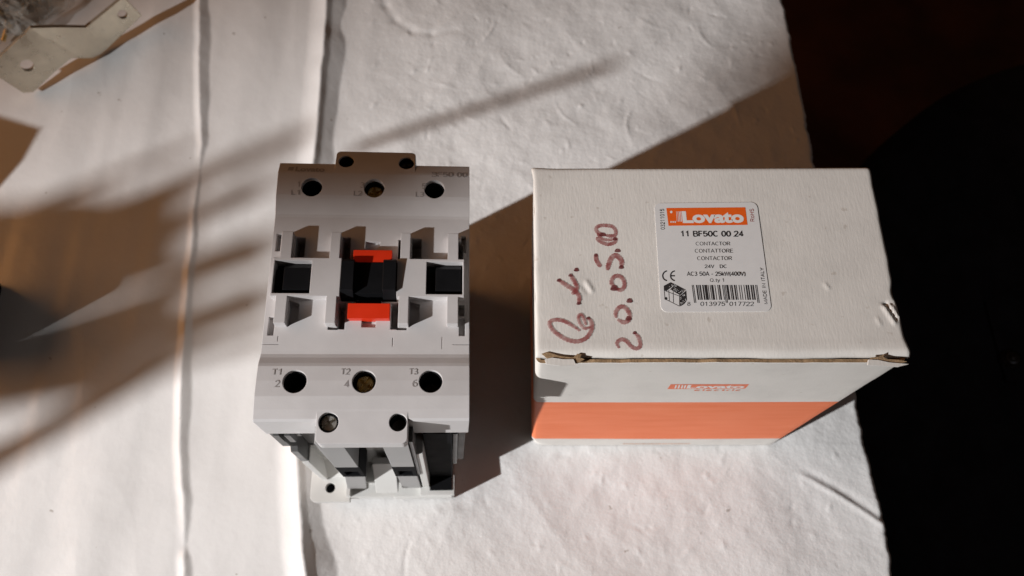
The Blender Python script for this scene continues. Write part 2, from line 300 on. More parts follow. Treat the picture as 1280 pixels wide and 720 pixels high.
def cloth_z(x, y):
    left = 1-sstep(-.12, -.05, x)
    z = np.zeros_like(x)
    # fold 1: a pinched pleat, short lit flank on the left and a flat shaded flank with crisp borders on the right
    lin = lambda xs_, ys_, v_: np.interp(v_, xs_, ys_)
    d = x-np.interp(y, F1[:, 1], F1[:, 0])+.0012*vnoise(y/.022, y*0+4, 51)+.0005*vnoise(y/.006, y*0+9, 52)
    w1 = lin([-.02, .018, .024, .045, .11, .17, .235, .247, .27, .33, .40], [.0052, .0030, .0006, .0044, .0048, .0030, .0016, .0005, .0046, .0054, .0056], y)*1.15*(1+.4*vnoise(y/.02, y*0+2, 53))
    h1 = .37*w1; z += h1*np.where(d < 0, np.clip(1+d/.0050, 0, 1)**1.6, np.clip(1-d/w1, 0, 1))
    # fold 2: higher, a steep grey flank and then a long brown one
    d = x-np.interp(y, F2[:, 1], F2[:, 0])+.0030*vnoise(y/.035, y*0+4, 54)+.0010*vnoise(y/.011, y*0+9, 55)
    k2 = lin([-.03, .03, .08, .20, .25, .30, .42], [1.2, 1.1, .95, .7, .85, 1.0, 1.05], y)*(1+.25*vnoise(y/.04, y*0+2, 56)); a2, b2 = .0040*k2, .0075*k2*(1+.5*vnoise(y/.018, y*0+5, 57))
    top2 = a2*.56+b2*.34; z += np.where(d < 0, top2*np.clip(1+d/.013, 0, 1)**1.8, np.where(d < a2, top2-d*.56, np.clip(b2*.34-(d-a2)*.34, 0, 1)))
    # film pulled into long shallow waves on the left
    z += left*(.0014*vnoise(x/.022+40, y/.16+3, 1)+.0003*vnoise(x/.009+9, y/.09+3, 2)-.0009*np.abs(vnoise((x+.15*y)/.026+9, y/.11+33, 7)))
    # crumpled right part
    z += (1-.8*left)*(.0018*vnoise(x/.040+20, y/.044+8, 3)+.0006*vnoise((x+.8*y)/.017+5, (y-.7*x)/.034+80, 4)-.0012*np.abs(vnoise((x+.8*y)/.030+15, (y-.8*x)/.045+60, 6))-.0005*np.abs(vnoise((x-.6*y)/.015+35, (y+.6*x)/.026+10, 61))-.00012*np.abs(vnoise((x+.3*y)/.0078+35, (y-.3*x)/.0095+10, 62))+.00014*vnoise(x/.0055+5, y/.006+30, 5))
    # the crease line at the lower right
    a = up(995, 590); b = up(1112, 660); t = (b-a)[:2]; ln = np.hypot(*t); t /= ln; q = (x-a[0])*t[0]+(y-a[1])*t[1]; s = -(x-a[0])*t[1]+(y-a[1])*t[0]
    s = s-.0011*np.sin(q*70)
    z += .0007*np.exp(-(s/.0014)**2)*sstep(-.004, .012, q) - .0006*np.exp(-((s-.003)/.0022)**2)*sstep(-.004, .012, q)
    # curved crease near the far edge
    cp = np.array([up(*q_)[:2] for q_ in ((474, -20), (482, 6), (494, 24), (515, 38), (540, 42), (572, 38))])
    for p_, q_ in zip(cp[:-1], cp[1:]):
        t_ = q_-p_; ln = np.hypot(*t_); t_ = t_/ln; ss = np.clip((x-p_[0])*t_[0]+(y-p_[1])*t_[1], 0, ln); dd = np.hypot(x-p_[0]-ss*t_[0], y-p_[1]-ss*t_[1]); z -= .00045*np.exp(-(dd/.0030)**2)
    # short random nicks and wrinkles
    r = random.Random(12)
    for i in range(430):
        cx, cy = r.uniform(-.10, .18), r.uniform(-.04, .42); a_ = r.gauss(1.9, .8); l_ = r.uniform(.0009, .0034)*(1 if i % 10 else 3.5); h_ = r.choice((-1, 1, 1))*r.uniform(.00015, .00045); w_ = r.uniform(.0008, .0013)
        m = (np.abs(x-cx) < .03) & (np.abs(y-cy) < .03)
        if not m.any(): continue
        dx, dy = x[m]-cx, y[m]-cy; q = dx*math.cos(a_)+dy*math.sin(a_); s_ = -dx*math.sin(a_)+dy*math.cos(a_)+q*q*r.uniform(-25, 25)
        z[m] += h_*np.exp(-(s_/w_)**2-(q/l_)**2)
    return z
def build_cloth():
    xs = np.linspace(-.46, .19, 720); ys = np.linspace(-.06, .50, 600); X, Y = np.meshgrid(xs, ys)
    # right border follows the table edge
    ex = np.interp(Y, EDGE[:, 1], EDGE[:, 0])+.0012*vnoise(Y/.006, Y*0+2, 8)+.0006*vnoise(Y/.002, Y*0+7, 9)
    X = -.46+(X+.46)*(ex+.46)/(.19+.46); Z = cloth_z(X, Y)
    # lies flat under the carton and never rises into the contactor's foot
    box = sstep(-.004, .008, X)*sstep(.066, .074, Y)*(1-sstep(.140, .15, X))*(1-sstep(.155, .168, Y))
    Z = Z*(1-box)+np.minimum(Z, -.0003)*box
    L_ = np.stack([X-CO[0], Y-CO[1]], -1)@CM[:2, :2]
    foot = sstep(-.048, -.042, L_[..., 0])*(1-sstep(.036, .042, L_[..., 0]))*sstep(-.069, -.063, L_[..., 1])*(1-sstep(.055, .062, L_[..., 1]))
    plane = CO[2]-.0004-(X-CO[0])*math.tan(math.radians(4.5))
    Z = Z*(1-foot)+np.minimum(Z, plane)*foot
    # hangs over the edge
    ny, nx = X.shape; drop = []
    for k, (dx, dz) in enumerate([(.0016, -.0007), (.0026, -.0026), (.0030, -.006), (.0029, -.015), (.0022, -.04), (.0012, -.09), (0, -.16)]):
        wv = .004*vnoise(ys/.05, ys*0+3, 11)*min(1, -dz/.05); drop.append(np.stack([X[:, -1]+dx+wv, Y[:, -1], Z[:, -1]*(1 if k < 2 else 0)+dz], -1))
    P = np.concatenate([np.stack([X, Y, Z], -1), np.stack(drop, 1)], 1); nx = P.shape[1]
    idx = np.arange(ny*nx).reshape(ny, nx); q = np.stack([idx[:-1, :-1], idx[:-1, 1:], idx[1:, 1:], idx[1:, :-1]], -1).reshape(-1, 4)
    me = bpy.data.meshes.new('sheet'); me.vertices.add(ny*nx); me.vertices.foreach_set('co', P.reshape(-1).astype('f4'))
    me.loops.add(q.size); me.loops.foreach_set('vertex_index', q.reshape(-1).astype('i4'))
    me.polygons.add(len(q)); me.polygons.foreach_set('loop_start', np.arange(0, q.size, 4, dtype='i4')); me.polygons.foreach_set('loop_total', np.full(len(q), 4, 'i4'))
    me.polygons.foreach_set('use_smooth', np.ones(len(q), bool)); me.update(calc_edges=True)
    o = link('table_cover', me, 'white_sheet'); tag(o, 'white creased plastic sheet covering the table', kind='structure')
build_cloth()

# ------------------------------------------------------------------ added unseen blockers that throw the soft bars of shade (left of and below the view)
mat('blocker_paint', (.25, .16, .10), .6)
GOBO = .9
def to_blocker(p, s=0.0):
    """point of the blocker plane that lies between a lit point and the lamp"""
    d = LPOS-p; c = np.array([-.03, .15, .08])+GOBO*LDIR; t = ((c-p)@LDIR)/(d@LDIR); return p+d*t+LDIR*s
light_blocker = empty('light_blocker', tuple(np.array([-.03, .15, .08])+GOBO*LDIR)); tag(light_blocker, 'added light-blocking bars and panels outside the view', kind='structure'); blocker_parts = []
def shade(px, name, z=0.0):
    pts = [to_blocker(up(u, v, z)) for u, v in px]; pts2 = [p+LDIR*.012 for p in pts]; n = len(pts); c = np.array(light_blocker.location)
    me = pymesh([p-c for p in pts]+[p-c for p in pts2], [list(range(n)), list(range(n, 2*n))[::-1]]+[[i, n+i, n+(i+1) % n, (i+1) % n] for i in range(n)])
    return link(name, me, 'blocker_paint', light_blocker)
def bar(a, b, wa, wb, name='shade_bar'):
    a = np.array(a, float); b = np.array(b, float); t = b-a; t /= np.hypot(*t); n = np.array([-t[1], t[0]])
    return shade([a-n*wa/2, b-n*wb/2, b+n*wb/2, a+n*wa/2], name)
# guide for an added broad shade band: upper edge along the shade behind the carton, lower edge through the left brown shade and the top of the contactor
A0, A1 = np.array([690., 213.]), np.array([1003., 107.]); sl = (A1-A0)[1]/(A1-A0)[0]
lineA = lambda x: A0[1]+sl*(x-A0[0])
def gp(x, y): return np.array([x, y, 0.0])
def shade_w(pts, name):
    q = [to_blocker(gp(*p)) for p in pts]; c = np.array(light_blocker.location); n = len(q); q2 = [p+LDIR*.012 for p in q]
    me = pymesh([p-c for p in q]+[p-c for p in q2], [list(range(n)), list(range(n, 2*n))[::-1]]+[[i, n+i, n+(i+1) % n, (i+1) % n] for i in range(n)]); return link(name, me, 'blocker_paint', light_blocker)
a = up(690, 213)[:2]; b = up(1003, 107)[:2]; k = (b-a)[1]/(b-a)[0]; yA = lambda x: a[1]+k*(x-a[0])
bar((222, 345), (350, 300), 44, 40, 'shade_slat'); bar((222, 412), (350, 362), 46, 44, 'shade_slat'); bar((215, 452), (350, 415), 16, 20, 'shade_slat')  # added slats for the half shade left of the contactor
GOBO = .5; bar((440, 186), (775, 78), 9, 11); GOBO = .9; bar((60, 250), (245, 182), 8, 10); bar((150, 262), (400, 160), 26, 15); bar((180, 300), (345, 224), 26, 22)
# added unseen panel near the light: a very soft edge of shade
GOBO = 1.4
_n = np.array([-math.sin(AZ), math.cos(AZ), 0.0]); _v = np.cross(_n, LDIR); _v = _v if _v[2] > 0 else -_v
def soft_panel(pts, dist, name='shade_panel'):
    c0 = np.array([-.03, .15, .08])+dist*LDIR; q = [c0+_n*a_*1e-3+_v*b_*1e-3 for a_, b_ in pts]; c = np.array(light_blocker.location); n = len(q); q2 = [p+LDIR*.012 for p in q]
    return link(name, pymesh([p-c for p in q]+[p-c for p in q2], [list(range(n)), list(range(n, 2*n))[::-1]]+[[i, n+i, n+(i+1) % n, (i+1) % n] for i in range(n)]), 'blocker_paint', light_blocker)
_hn, _ht = np.array([.58, .81]), np.array([-.81, .58])
soft_panel([_hn*a_+_ht*b_ for a_, b_ in ((15.5, -14), (15.5, 22), (75, 22), (75, -14))], 1.4); GOBO = .9
shade([(-120, 440), (-120, 262), (0, 254), (60, 251), (115, 240), (170, 246), (236, 228), (241, 336), (165, 361), (90, 386), (30, 404)], 'shade_panel')  # added panels cut to the outline of the brown shade
shade([(-120, 530), (-120, 442), (30, 405), (90, 391), (165, 367), (240, 341), (240, 392), (150, 452), (90, 500), (0, 514)], 'shade_panel')
shade([(-120, 670), (-120, 600), (0, 552), (90, 503), (150, 455), (240, 394), (238, 450), (120, 520), (0, 590)], 'shade_panel')
GOBO = .30; shade([(-90, 120), (0, 145), (52, 160), (30, 200), (0, 234), (-90, 330)], 'shade_wedge'); GOBO = .9  # added unseen blocker for the small triangular shade

# ------------------------------------------------------------------ contactor
con = empty('contactor'); con.matrix_world = Matrix.Translation(CO) @ Matrix(CM.tolist()).to_4x4()
tag(con, 'light grey three-pole electrical contactor with red tabs, standing left of the carton', 'contactor')
ZP, ZR = 146.6, 150.5
TOP = [(-52.0, 146.9), (-51.2, 147.9), (-48, 148.6), (-43.5, 149.3), (-38, 149.2), (-32.6, 148.75), (-31.4, 148.3), (-29.0, 147.1), (-27.6, 146.62), (-26.6, ZP), (27.0, ZP), (28.2, 146.75), (34.0, 148.5), (35.6, 148.85), (45.0, 149.2), (46.0, 149.0), (49.8, 147.7), (50.5, 147.0)]
def top_z(y): return float(np.interp(y, [p[0] for p in TOP], [p[1] for p in TOP]))
prof = [(-52.0, 127.0)]+[(50.5, 127.0)]+TOP[::-1]
shell = MB().prism_x(prof, -37, 37)
def rrect(x0, x1, y0, y1, r, corners='1111', n=5):
    P = []
    for k, (cx, cy, a0) in enumerate([(x0+r, y0+r, 180), (x1-r, y0+r, 270), (x1-r, y1-r, 0), (x0+r, y1-r, 90)]):
        if corners[k] == '1': P += [(cx+r*math.cos(math.radians(a0+90*i/n)), cy+r*math.sin(math.radians(a0+90*i/n))) for i in range(n+1)]
        else: P.append([(x0, y0), (x1, y0), (x1, y1), (x0, y1)][k])
    return P
tabs = MB().prism_zf(rrect(-15.6, 15.6, -59.6, -47.5, 1.8, '1100'), 139.5, lambda y: 148.62+(y+47.5)*.15).prism_zf(rrect(-15.6, 15.6, 46.2, 56.6, 1.8, '0011'), 139.5, lambda y: 148.90-(y-46.2)*.22)
cut = MB()
for x in (-23.75, 0.1, 23.35):
    cut.cyl(x, 38.9, 120, 160, 3.95); cut.cyl(x, -38.3, 120, 160, 4.15)
for x, y, r in ((-11.5, 51.3, 3.0), (12.1, 51.0, 3.05), (-11.4, -52.4, 3.45), (12.3, -52.5, 3.05)): cut.cyl(x, y, 120, 160, r)
cut.box(-34.4, -21, -5.8, 7.2, 134, 160); cut.box(21, 34.4, -5.8, 7.2, 134, 160)      # windows
cut.box(-10.3, 10.3, -7.4, 8.2, 134, 160)
for sx in (-1, 1):
    X = lambda p, q: sorted((sx*p, sx*q))
    cut.box(*X(8.2, 10.9), -18.2, -7.9, 138, 160); cut.box(*X(10.6, 14.2), -18.4, -17.3, 138, 160)
    cut.box(*X(33.2, 35.4), -20.6, -13.6, 144.2, 160); cut.box(*X(33.9, 35.7), 12.6, 19.8, 143.6, 160)
cut.box(-11.0, -7.9, 8.7, 18.6, 137, 160); cut.box(10.0, 10.9, 8.7, 18.0, 137, 160)
for x0 in (-28.4, 15.2):
    cut.box(x0, x0+3.6, 8.5, 18.4, 138, 160)                                   # slots beside the upper ribs
    cut.prism_z([(x0-.2, -17.4), (x0+3.4, -14.8), (x0+3.4, -8.4), (x0-.2, -7.2)], 143.6, 160)
cut.box(-2.2, 2.9, -17.4, -13.0, 145.0, 160); cut.box(-2.3, 3.0, 11.0, 17.0, 145.0, 160)
cut.box(31.6, 34.6, 8.8, 17.4, 138, 160); cut.box(33.0, 35.2, -13, -8.6, 143, 160)
cut.box(-38, -31, -24.0, -23.8, 146.35, 160); cut.box(31, 38, -24.0, -23.8, 146.35, 160); cut.box(-31.6, -31.4, -22.8, -20.8, 146.4, 160); cut.box(9.2, 9.4, -24.6, -21.4, 146.4, 160); cut.box(27.0, 27.2, -25.5, -21.0, 146.4, 160)
me = boolean(shell, [(tabs, 'UNION'), (cut, 'DIFFERENCE')]); cover = link('cover', me, 'grey_plastic', con)
def rail(sx):
    xs = [-35, -34.4, -32.8, -28.8, -21, -14.8, -11.2, -10.3]; ys = [-17.2, -6.8, -5.8, 7.2, 8.3, 19.0]
    def keep(x, y):
        if -6.8 < y < 8.3: return not (-34.4 < x < -21 and -5.8 < y < 7.2)
        return -32.8 < x < -28.8 or -14.8 < x < -11.2
    if sx < 0: return MB().cells(xs, ys, keep, 145.9, ZR)
    return MB().cells([-x for x in xs[::-1]], ys, lambda x, y: keep(-x, y), 145.9, ZR)
for sx in (-1, 1): rail(sx).build('mounting_rail', 'grey_plastic', con)
# moving parts in the windows
for sx in (-1, 1):
    m = MB(); x0, x1 = (-34.2, -21.2) if sx < 0 else (21.2, 34.2)
    m.box(x0, x1, -5.6, 7.0, 133, 145.5); m.prism_x([(-4.2, 145.5), (-4.0, 149.6), (4.6, 149.6), (6.6, 147.8), (6.6, 145.5)], x0+3.2, x1-.4); m.box(x0+.2, x0+3.1, -4.6, 4.4, 145.5, 148.2)
    m.box(x0+1.4, x0+7.2, -5.5, -5.0, 145.5, 147.2); m.build('plunger', 'black_plastic', con)
m = MB().box(-10.1, 10.1, -7.2, 8.0, 133, 145.2)
for x0, x1 in ((-10.0, -5.4), (5.2, 10.0)): m.prism_x([(-7.0, 145.2), (-6.8, 147.0), (-4.6, 151.6), (6.6, 152.2), (7.6, 151.2), (7.6, 145.2)], x0, x1)
m.box(-5.4, 5.2, -5.4, 7.2, 145.2, 149.4); m.box(-4.6, 4.6, -9.0, -7.1, 144, 147.3); m.build('actuator', 'black_plastic', con)
MB().prism_x([(-14.9, 145.6), (-9.1, 145.6), (-9.1, 149.3), (-14.9, 149.3)], -7.1, 8.0).build('indicator_tab', 'red_plastic', con)
MB().prism_x([(6.4, 145.6), (12.3, 145.6), (12.3, 149.2), (6.4, 149.2)], -6.3, 8.0).build('indicator_tab', 'red_plastic', con)
# screws in the wells
def screw(x, y, z, r, material, ang, cross=True):
    b = MB(); n = 28
    for i in range(1): b.cyl(x, y, z-6, z-.7, r, n); b.cyl(x, y, z-.7, z, r, n, r*.82)
    c = MB(); a = math.radians(ang)
    for k in range(2 if cross else 1):
        t = a+k*math.pi/2; ux, uy = math.cos(t), math.sin(t); hl, hw = r*.86, r*.17
        c.prism_z([(x-ux*hl+uy*hw, y-uy*hl-ux*hw), (x+ux*hl+uy*hw, y+uy*hl-ux*hw), (x+ux*hl-uy*hw, y+uy*hl+ux*hw), (x-ux*hl-uy*hw, y-uy*hl+ux*hw)], z-1.6, z+2+k*.1)
    return link('screw', boolean(b, [(c, 'DIFFERENCE')]), material, con)
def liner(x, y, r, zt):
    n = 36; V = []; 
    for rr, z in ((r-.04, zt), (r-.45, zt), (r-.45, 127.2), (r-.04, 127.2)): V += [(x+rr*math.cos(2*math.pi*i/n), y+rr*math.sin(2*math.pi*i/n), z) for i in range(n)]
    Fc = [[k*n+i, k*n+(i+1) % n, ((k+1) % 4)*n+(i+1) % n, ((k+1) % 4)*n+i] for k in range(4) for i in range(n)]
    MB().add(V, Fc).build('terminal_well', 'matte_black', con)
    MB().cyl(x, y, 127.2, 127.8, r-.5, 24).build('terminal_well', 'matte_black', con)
for x in (-23.75, 0.1, 23.35): liner(x, 38.9, 3.95, 147.0); liner(x, -38.3, 4.15, 147.2)
for x, y, r in ((-11.5, 51.3, 3.0), (12.1, 51.0, 3.05), (-11.4, -52.4, 3.45), (12.3, -52.5, 3.05)): liner(x, y, r, 146.4)
for x, y, z, mt_, a in ((.1, 38.9, 145.0, 'brass', 20), (.1, -38.3, 145.2, 'brass', 55), (-23.75, 38.9, 130, 'dark_screw', 0), (23.35, 38.9, 131, 'dark_screw', 30), (-23.75, -38.3, 133, 'dark_screw', 70), (23.35, -38.3, 134.5, 'dark_screw', 20)):
    screw(x, y, z, 3.4, mt_, a)
for x, y, z, r, mt_, a in ((-11.5, 51.3, 141, 2.7, 'dark_screw', 30), (12.1, 51.0, 144.6, 2.8, 'dark_screw', 10), (-11.4, -52.4, 146.3, 3.05, 'steel', 35)):
    screw(x, y, z, r, mt_, a)
# moulded lettering on the cover
def con_text(s, x0, x1, y0, y1, bold=.01, sp=1.0):
    v, f, lay = line_text(s, .11+2*bold, sp) if s != 'Lovato' else (*text_shape(s, bold), None); P = []
    for i, p in enumerate(v):
        yy = y0+(y1-y0)*p[1]; P.append(np.array([x0+(x1-x0)*p[0], yy, top_z(yy)+.10+(.005*lay[i] if lay else 0)])*1e-3)
    o = link('lettering', pymesh(P, f), 'emboss', con); o['kind'] = 'stuff'; return o
for i, (n_, l_) in enumerate((('1', 'L1'), ('3', 'L2'), ('5', 'L3'))):
    x = -29.4+23.75*i; con_text(n_, x+.3, x+(.9 if n_ == '1' else 1.9), 38.9, 41.3); con_text(l_, x-2.0, x+1.2, 35.4, 37.6)
for i, (n_, l_) in enumerate((('2', 'T1'), ('4', 'T2'), ('6', 'T3'))):
    x = -29.9+23.75*i; con_text(l_, x-1.9, x+1.1, -35.9, -33.6); con_text(n_, x-.7, x+1.1, -40.4, -37.8)
con_text('Lovato', -30.6, -19.4, 45.6, 48.2, .03); con_text('BF50 00', 22.2, 36.0, 44.2, 46.7, .01)
link('emblem', pymesh([np.array([x, y, top_z(y)+.06])*1e-3 for x, y in ((-33.6, 46.0), (-31.6, 46.0), (-31.2, 48.0), (-33.2, 48.0))], [[0, 1, 2, 3]]), 'emboss', con)
# housing and foot under the cover
h = MB().box(-36.3, 36.3, -34, 48.5, 61, 126.8)
h.prism_x([(-51.6, 126.8), (-51.6, 100), (-49, 86), (-51, 84), (-51, 61), (-34, 61), (-34, 126.8)][::-1], -36.4, -33.4)
h.prism_x([(-48.5, 126.8), (-48.5, 47), (-34, 47), (-34, 126.8)][::-1], 33.4, 36.2)
h.box(-33.4, -27.0, -50, -34, 112, 125); h.box(-33.3, 33.3, -45, -34, 122, 126.8)
h.build('housing', 'dark_plastic', con)
bs = MB().box(-35.6, 32.2, -44, 58, 0.2, 60.9)
bs.box(-22, 32.2, -60.6, -44, 0.2, 13.5); bs.box(16.4, 19.6, -57, -44, 13.5, 110)
bs.prism_x([(-61.2, .3), (-61.2, 8.5), (-60.6, 9.5), (-60.6, .3)][::-1], 2, 31)
bs.prism_x([(-51.5, 60.8), (-51.5, 4.8), (-43.9, 4.8), (-43.9, 60.8)], -35.8, -32.8); bs.prism_x([(-50.5, 5), (-43.9, 22), (-43.9, 5)], -32.9, -22); bs.box(-23.5, -21.2, -50, -43.9, 5, 60.8)
base = link('base', boolean(bs, [(MB().box(-20, 15, -62, -54, 9, 20), 'DIFFERENCE')]), 'white_plastic', con)
lug = MB().prism_z(rrect(-41, -21, -62.6, -43, 3.0, '1001'), .2, 5.2)
link('mounting_lug', boolean(lug, [(MB().cyl(-31.2, -55.6, 1.2, 20, 2.5), 'DIFFERENCE')]), 'white_plastic', con)
MB().prism_x([(-60.0, 18), (-50, 44), (-47, 44), (-47, 14), (-58, 14)][::-1], -6.5, 4.2).build('rail_clip', 'white_plastic', con)
for x0, x1, sh_ in ((-17.3, -7.9, -4.0), (6.0, 15.3, 0)):
    MB().box(x0, x1, -58.0, -44, 86, 139.2).build('terminal_pillar', 'mid_plastic', con)
    m = MB().box(x0-.3, x1+.3, -57.8, -46, 58, 85.8); cc = MB().box(x0+1.6, x1-1.6, -60, -52, 62, 73)
    link('terminal_clamp', boolean(m, [(cc, 'DIFFERENCE')]), 'matte_black', con)
    MB().prism_z([(x0+sh_, -57.2), (x1+sh_, -57.2), (x1+sh_, -44), (x0+sh_, -44)], 13.6, 57.8, [(x0+.2, -57.2), (x1-.2, -57.2), (x1-.2, -44), (x0+.2, -44)]).build('pillar_foot', 'mid_plastic', con)
MB().box(-33.2, 33.2, -51.0, -45.2, 124.6, 126.95).build('gap_shade', 'matte_black', con)  # black strip standing in for the dark gap under the cover
for x0 in (-35.2, -31.0): MB().box(x0, x0+2.2, -52.3, -49.5, 112, 124.4).build('clip', 'dark_plastic', con)
MB().box(15.7, 17.0, -57.5, -45, 60, 138).build('divider', 'dark_plastic', con)
MB().box(-33.2, -21.5, -43.4, -34.1, 62, 121).build('inner_wall', 'mid_plastic', con)
link('lug_hole_shade', MB().cyl(-31.2, -55.6, .6, 1.4, 2.45).mesh(), 'matte_black', con)  # black disc painting the dark inside of the lug's hole
MB().box(20.0, 31.2, -51.8, -44, 14.2, 124).box(19.8, 31.0, -58.6, -51.7, 13.4, 13.9).build('coil_terminal_and_shade', 'matte_black', con)  # the thin black plate stands in for the shaded floor before the block
MB().box(31.4, 33.2, -51.2, -44, 50, 120).build('divider', 'dark_plastic', con)

case = MB().prism_z(rrect(-20, 20, -24, 24, 6), 0, 42).build('shade_block', 'matte_black'); case.location = (-.317, .146, .004); tag(case, 'added dark block that shades the left edge, just outside the view', 'case')  # unseen block added to darken the sheet at the left edge
# ------------------------------------------------------------------ carton
BX0, BX1, BY0, BY1, BH = 8.0, 137.3, 75.3, 152.6, 156.0
carton = empty('cardboard_box', (BX0*1e-3, BY0*1e-3, 0)); tag(carton, 'white cardboard carton with orange band, paper label and red marker writing', 'box')
W_, D_ = BX1-BX0, BY1-BY0; OFF = np.array([BX0, BY0, 0])*1e-3
def zf(v, u=800): return on_plane(u, v, OFF, np.array([0, 1.0, 0]))[2]
board_mat('board'); board_mat('board_print', (zf(548.5), zf(503.5)))
def front_dy(x, z):
    return -.3*math.sin(math.pi*np.clip(z/BH, 0, 1))*math.sin(math.pi*np.clip(x/W_, 0, 1))+.25*vnoise(np.array([z/24.]), np.array([x/30.]), 22)[0]+.6*z/BH
def carton_body():
    """four walls, 1.8 mm thick, open at the top; front and side faces carry the band"""
    n = 6; per = []
    def ring(off, z, seg=26):
        r = max(.3, 2.2-off); P = rrect(off, W_-off, off, D_-off, r, n=5); Q = []
        for i in range(len(P)):
            a_, b_ = np.array(P[i]), np.array(P[(i+1) % len(P)]); k = max(1, int(np.hypot(*(b_-a_))/3))
            for j in range(k): Q.append(a_+(b_-a_)*j/k)
        return Q
    out = ring(0, 0); N_ = len(out); zs = np.concatenate([[0, .8], np.linspace(3, BH-5, 40), [BH-3.2, BH-2.0]])
    V = []; Fc = []
    c = np.array([W_/2, D_/2])
    for z in zs:
        for p in out:
            d = p-c; t = z/BH
            bulge = 0.9*math.sin(math.pi*t)*math.sin(math.pi*np.clip(p[0]/W_, 0, 1)) if p[1] < 1 else 0
            dx = 1.2*(t*(-1))+ .25*vnoise(np.array([z/9.]), np.array([p[0]/14.]), 21)[0]
            dy = front_dy(p[0], z) if p[1] < 40 else .6*t
            zz = z
            if z > BH-4: zz = z+.8*vnoise(np.array([p[0]/7.]), np.array([p[1]/7.+3]), 23)[0]+.5*vnoise(np.array([p[0]/2.]), np.array([p[1]/2.+3]), 24)[0]
            # crushed lower left front corner
            cr = math.exp(-((p[0])/4.)**2-((p[1])/4.)**2)*math.exp(-((z-3)/7.)**2)
            V.append((p[0]+dx+1.6*cr, p[1]+dy+1.2*cr, zz))
    for i in range(len(zs)-1):
        for j in range(N_): Fc.append([i*N_+j, i*N_+(j+1) % N_, (i+1)*N_+(j+1) % N_, (i+1)*N_+j])
    k0 = len(V); L0 = (len(zs)-1)*N_; inn = ring(1.7, 0)
    # inner lip: match by nearest point
    for j in range(N_):
        p = np.array(V[L0+j][:2]); d = c+np.array([-1.2, .6])-p; q = np.array([np.clip(p[0], 1.7-1.2, W_-1.7-1.2), np.clip(p[1], 1.85, D_-1.3)]); V.append((*q, V[L0+j][2]-.1))
    for j in range(N_): V.append((*V[k0+j][:2], BH-30))
    raw = []
    for j in range(N_):
        raw.append(len(Fc)); Fc.append([L0+j, L0+(j+1) % N_, k0+(j+1) % N_, k0+j]); raw.append(len(Fc)); Fc.append([k0+j, k0+(j+1) % N_, k0+N_+(j+1) % N_, k0+N_+j])
    Fc.append(list(range(N_))[::-1])
    mb = MB().add(V, Fc); me = mb.mesh(True); o = link('body', me, 'board_print', carton); me.materials.append(MATS['raw_board'])
    for r_ in raw: me.polygons[r_].material_index = 1; me.polygons[r_].use_smooth = False
    return o
carton_body()
SH = np.array([-1.2, .6])                                       # the walls lean a little: shift of the top edge
def flap():
    nx, ny = 190, 112; x0, x1, y0, y1 = -1.15, W_-1.15, 2.3, D_+.55
    xs = np.linspace(x0, x1, nx); ys = np.linspace(y0, y1, ny); X, Y = np.meshgrid(xs, ys); Z = np.full_like(X, BH)
    Z += .08*vnoise(X/26+3, Y/24+7, 31)+.03*vnoise(X/7+3, Y/7+7, 32)
    def loc(u, v): return (up(u, v, BH*1e-3)-OFF)[:2]*1e3
    # rounded fold along the front, worn edges all round
    f = np.clip(1-(Y-y0)/3.0, 0, 1); Z -= 1.5*f**2.2; Z += .06*np.exp(-((Y-y0-4.5)/1.2)**2)
    for d in (X-x0, x1-X, y1-Y): Z -= .5*np.clip(1-d/1.3, 0, 1)**2
    # dents at the right edge
    for (u1, v1), (u2, v2), h_, w_ in (((1103, 381), (1118, 404), .7, .55), ((1108, 379), (1121, 399), -.8, .5), ((1112, 380), (1123, 397), .6, .45), ((1103, 380), (1118, 379), -.7, .6), ((1097, 398), (1100, 406), .4, .4), ((733, 352), (740, 364), .45, .6), ((729, 357), (735, 365), -.3, .5), ((1031, 355), (1036, 361), .4, .4)):
        p, q = loc(u1, v1), loc(u2, v2); t = q-p; ln = np.hypot(*t); t /= ln; s = np.clip((X-p[0])*t[0]+(Y-p[1])*t[1], 0, ln); dd = np.hypot(X-p[0]-s*t[0], Y-p[1]-s*t[1]); Z += h_*np.exp(-(dd/w_)**2)
    p = loc(1118, 366); Xs = 1.3*np.exp(-((Y-p[1])/3.2)**2)*np.clip(1-(x1-X)/6, 0, 1); X2 = X-Xs*(1 if True else 0)
    X2 = X2+.35*vnoise(Y/5, Y*0+3, 33)*np.clip(1-np.minimum(X-x0, x1-X)/8, 0, 1); Y2 = Y+.5*vnoise(X/9, X*0+5, 34)*np.clip(1-(Y-y0)/6, 0, 1)
    p = loc(1138, 453); k = np.exp(-((X-x1)/7)**2-((Y-y0)/5)**2); X2 += 1.3*k; Z += .5*k
    k = np.exp(-((X-x0)/5)**2-((Y-y1)/4)**2); X2 -= .9*k; Y2 += .5*k
    top = np.stack([X2, Y2, Z], -1).reshape(-1, 3); bot = top.copy(); bot[:, 2] -= 1.5
    idx = np.arange(nx*ny).reshape(ny, nx); k0 = nx*ny; Fc = np.stack([idx[:-1, :-1], idx[:-1, 1:], idx[1:, 1:], idx[1:, :-1]], -1).reshape(-1, 4).tolist()
    rim = np.concatenate([idx[0], idx[1:, -1], idx[-1, -2::-1], idx[-2:0:-1, 0]]).tolist(); n = len(rim); kk = k0
    V = top.tolist()+bot[rim].tolist()
    for i in range(n): Fc.append([rim[i], kk+i, kk+(i+1) % n, rim[(i+1) % n]])
    me = MB().add(V, Fc).mesh(True); o = link('top_flap', me, 'board', carton); me.materials.append(MATS['raw_board'])
    for p_ in me.polygons[-n:]: p_.use_smooth = False
    return o, (xs, ys, X2, Y2, Z)
top_flap, _ = flap()
TZ = BH*1e-3
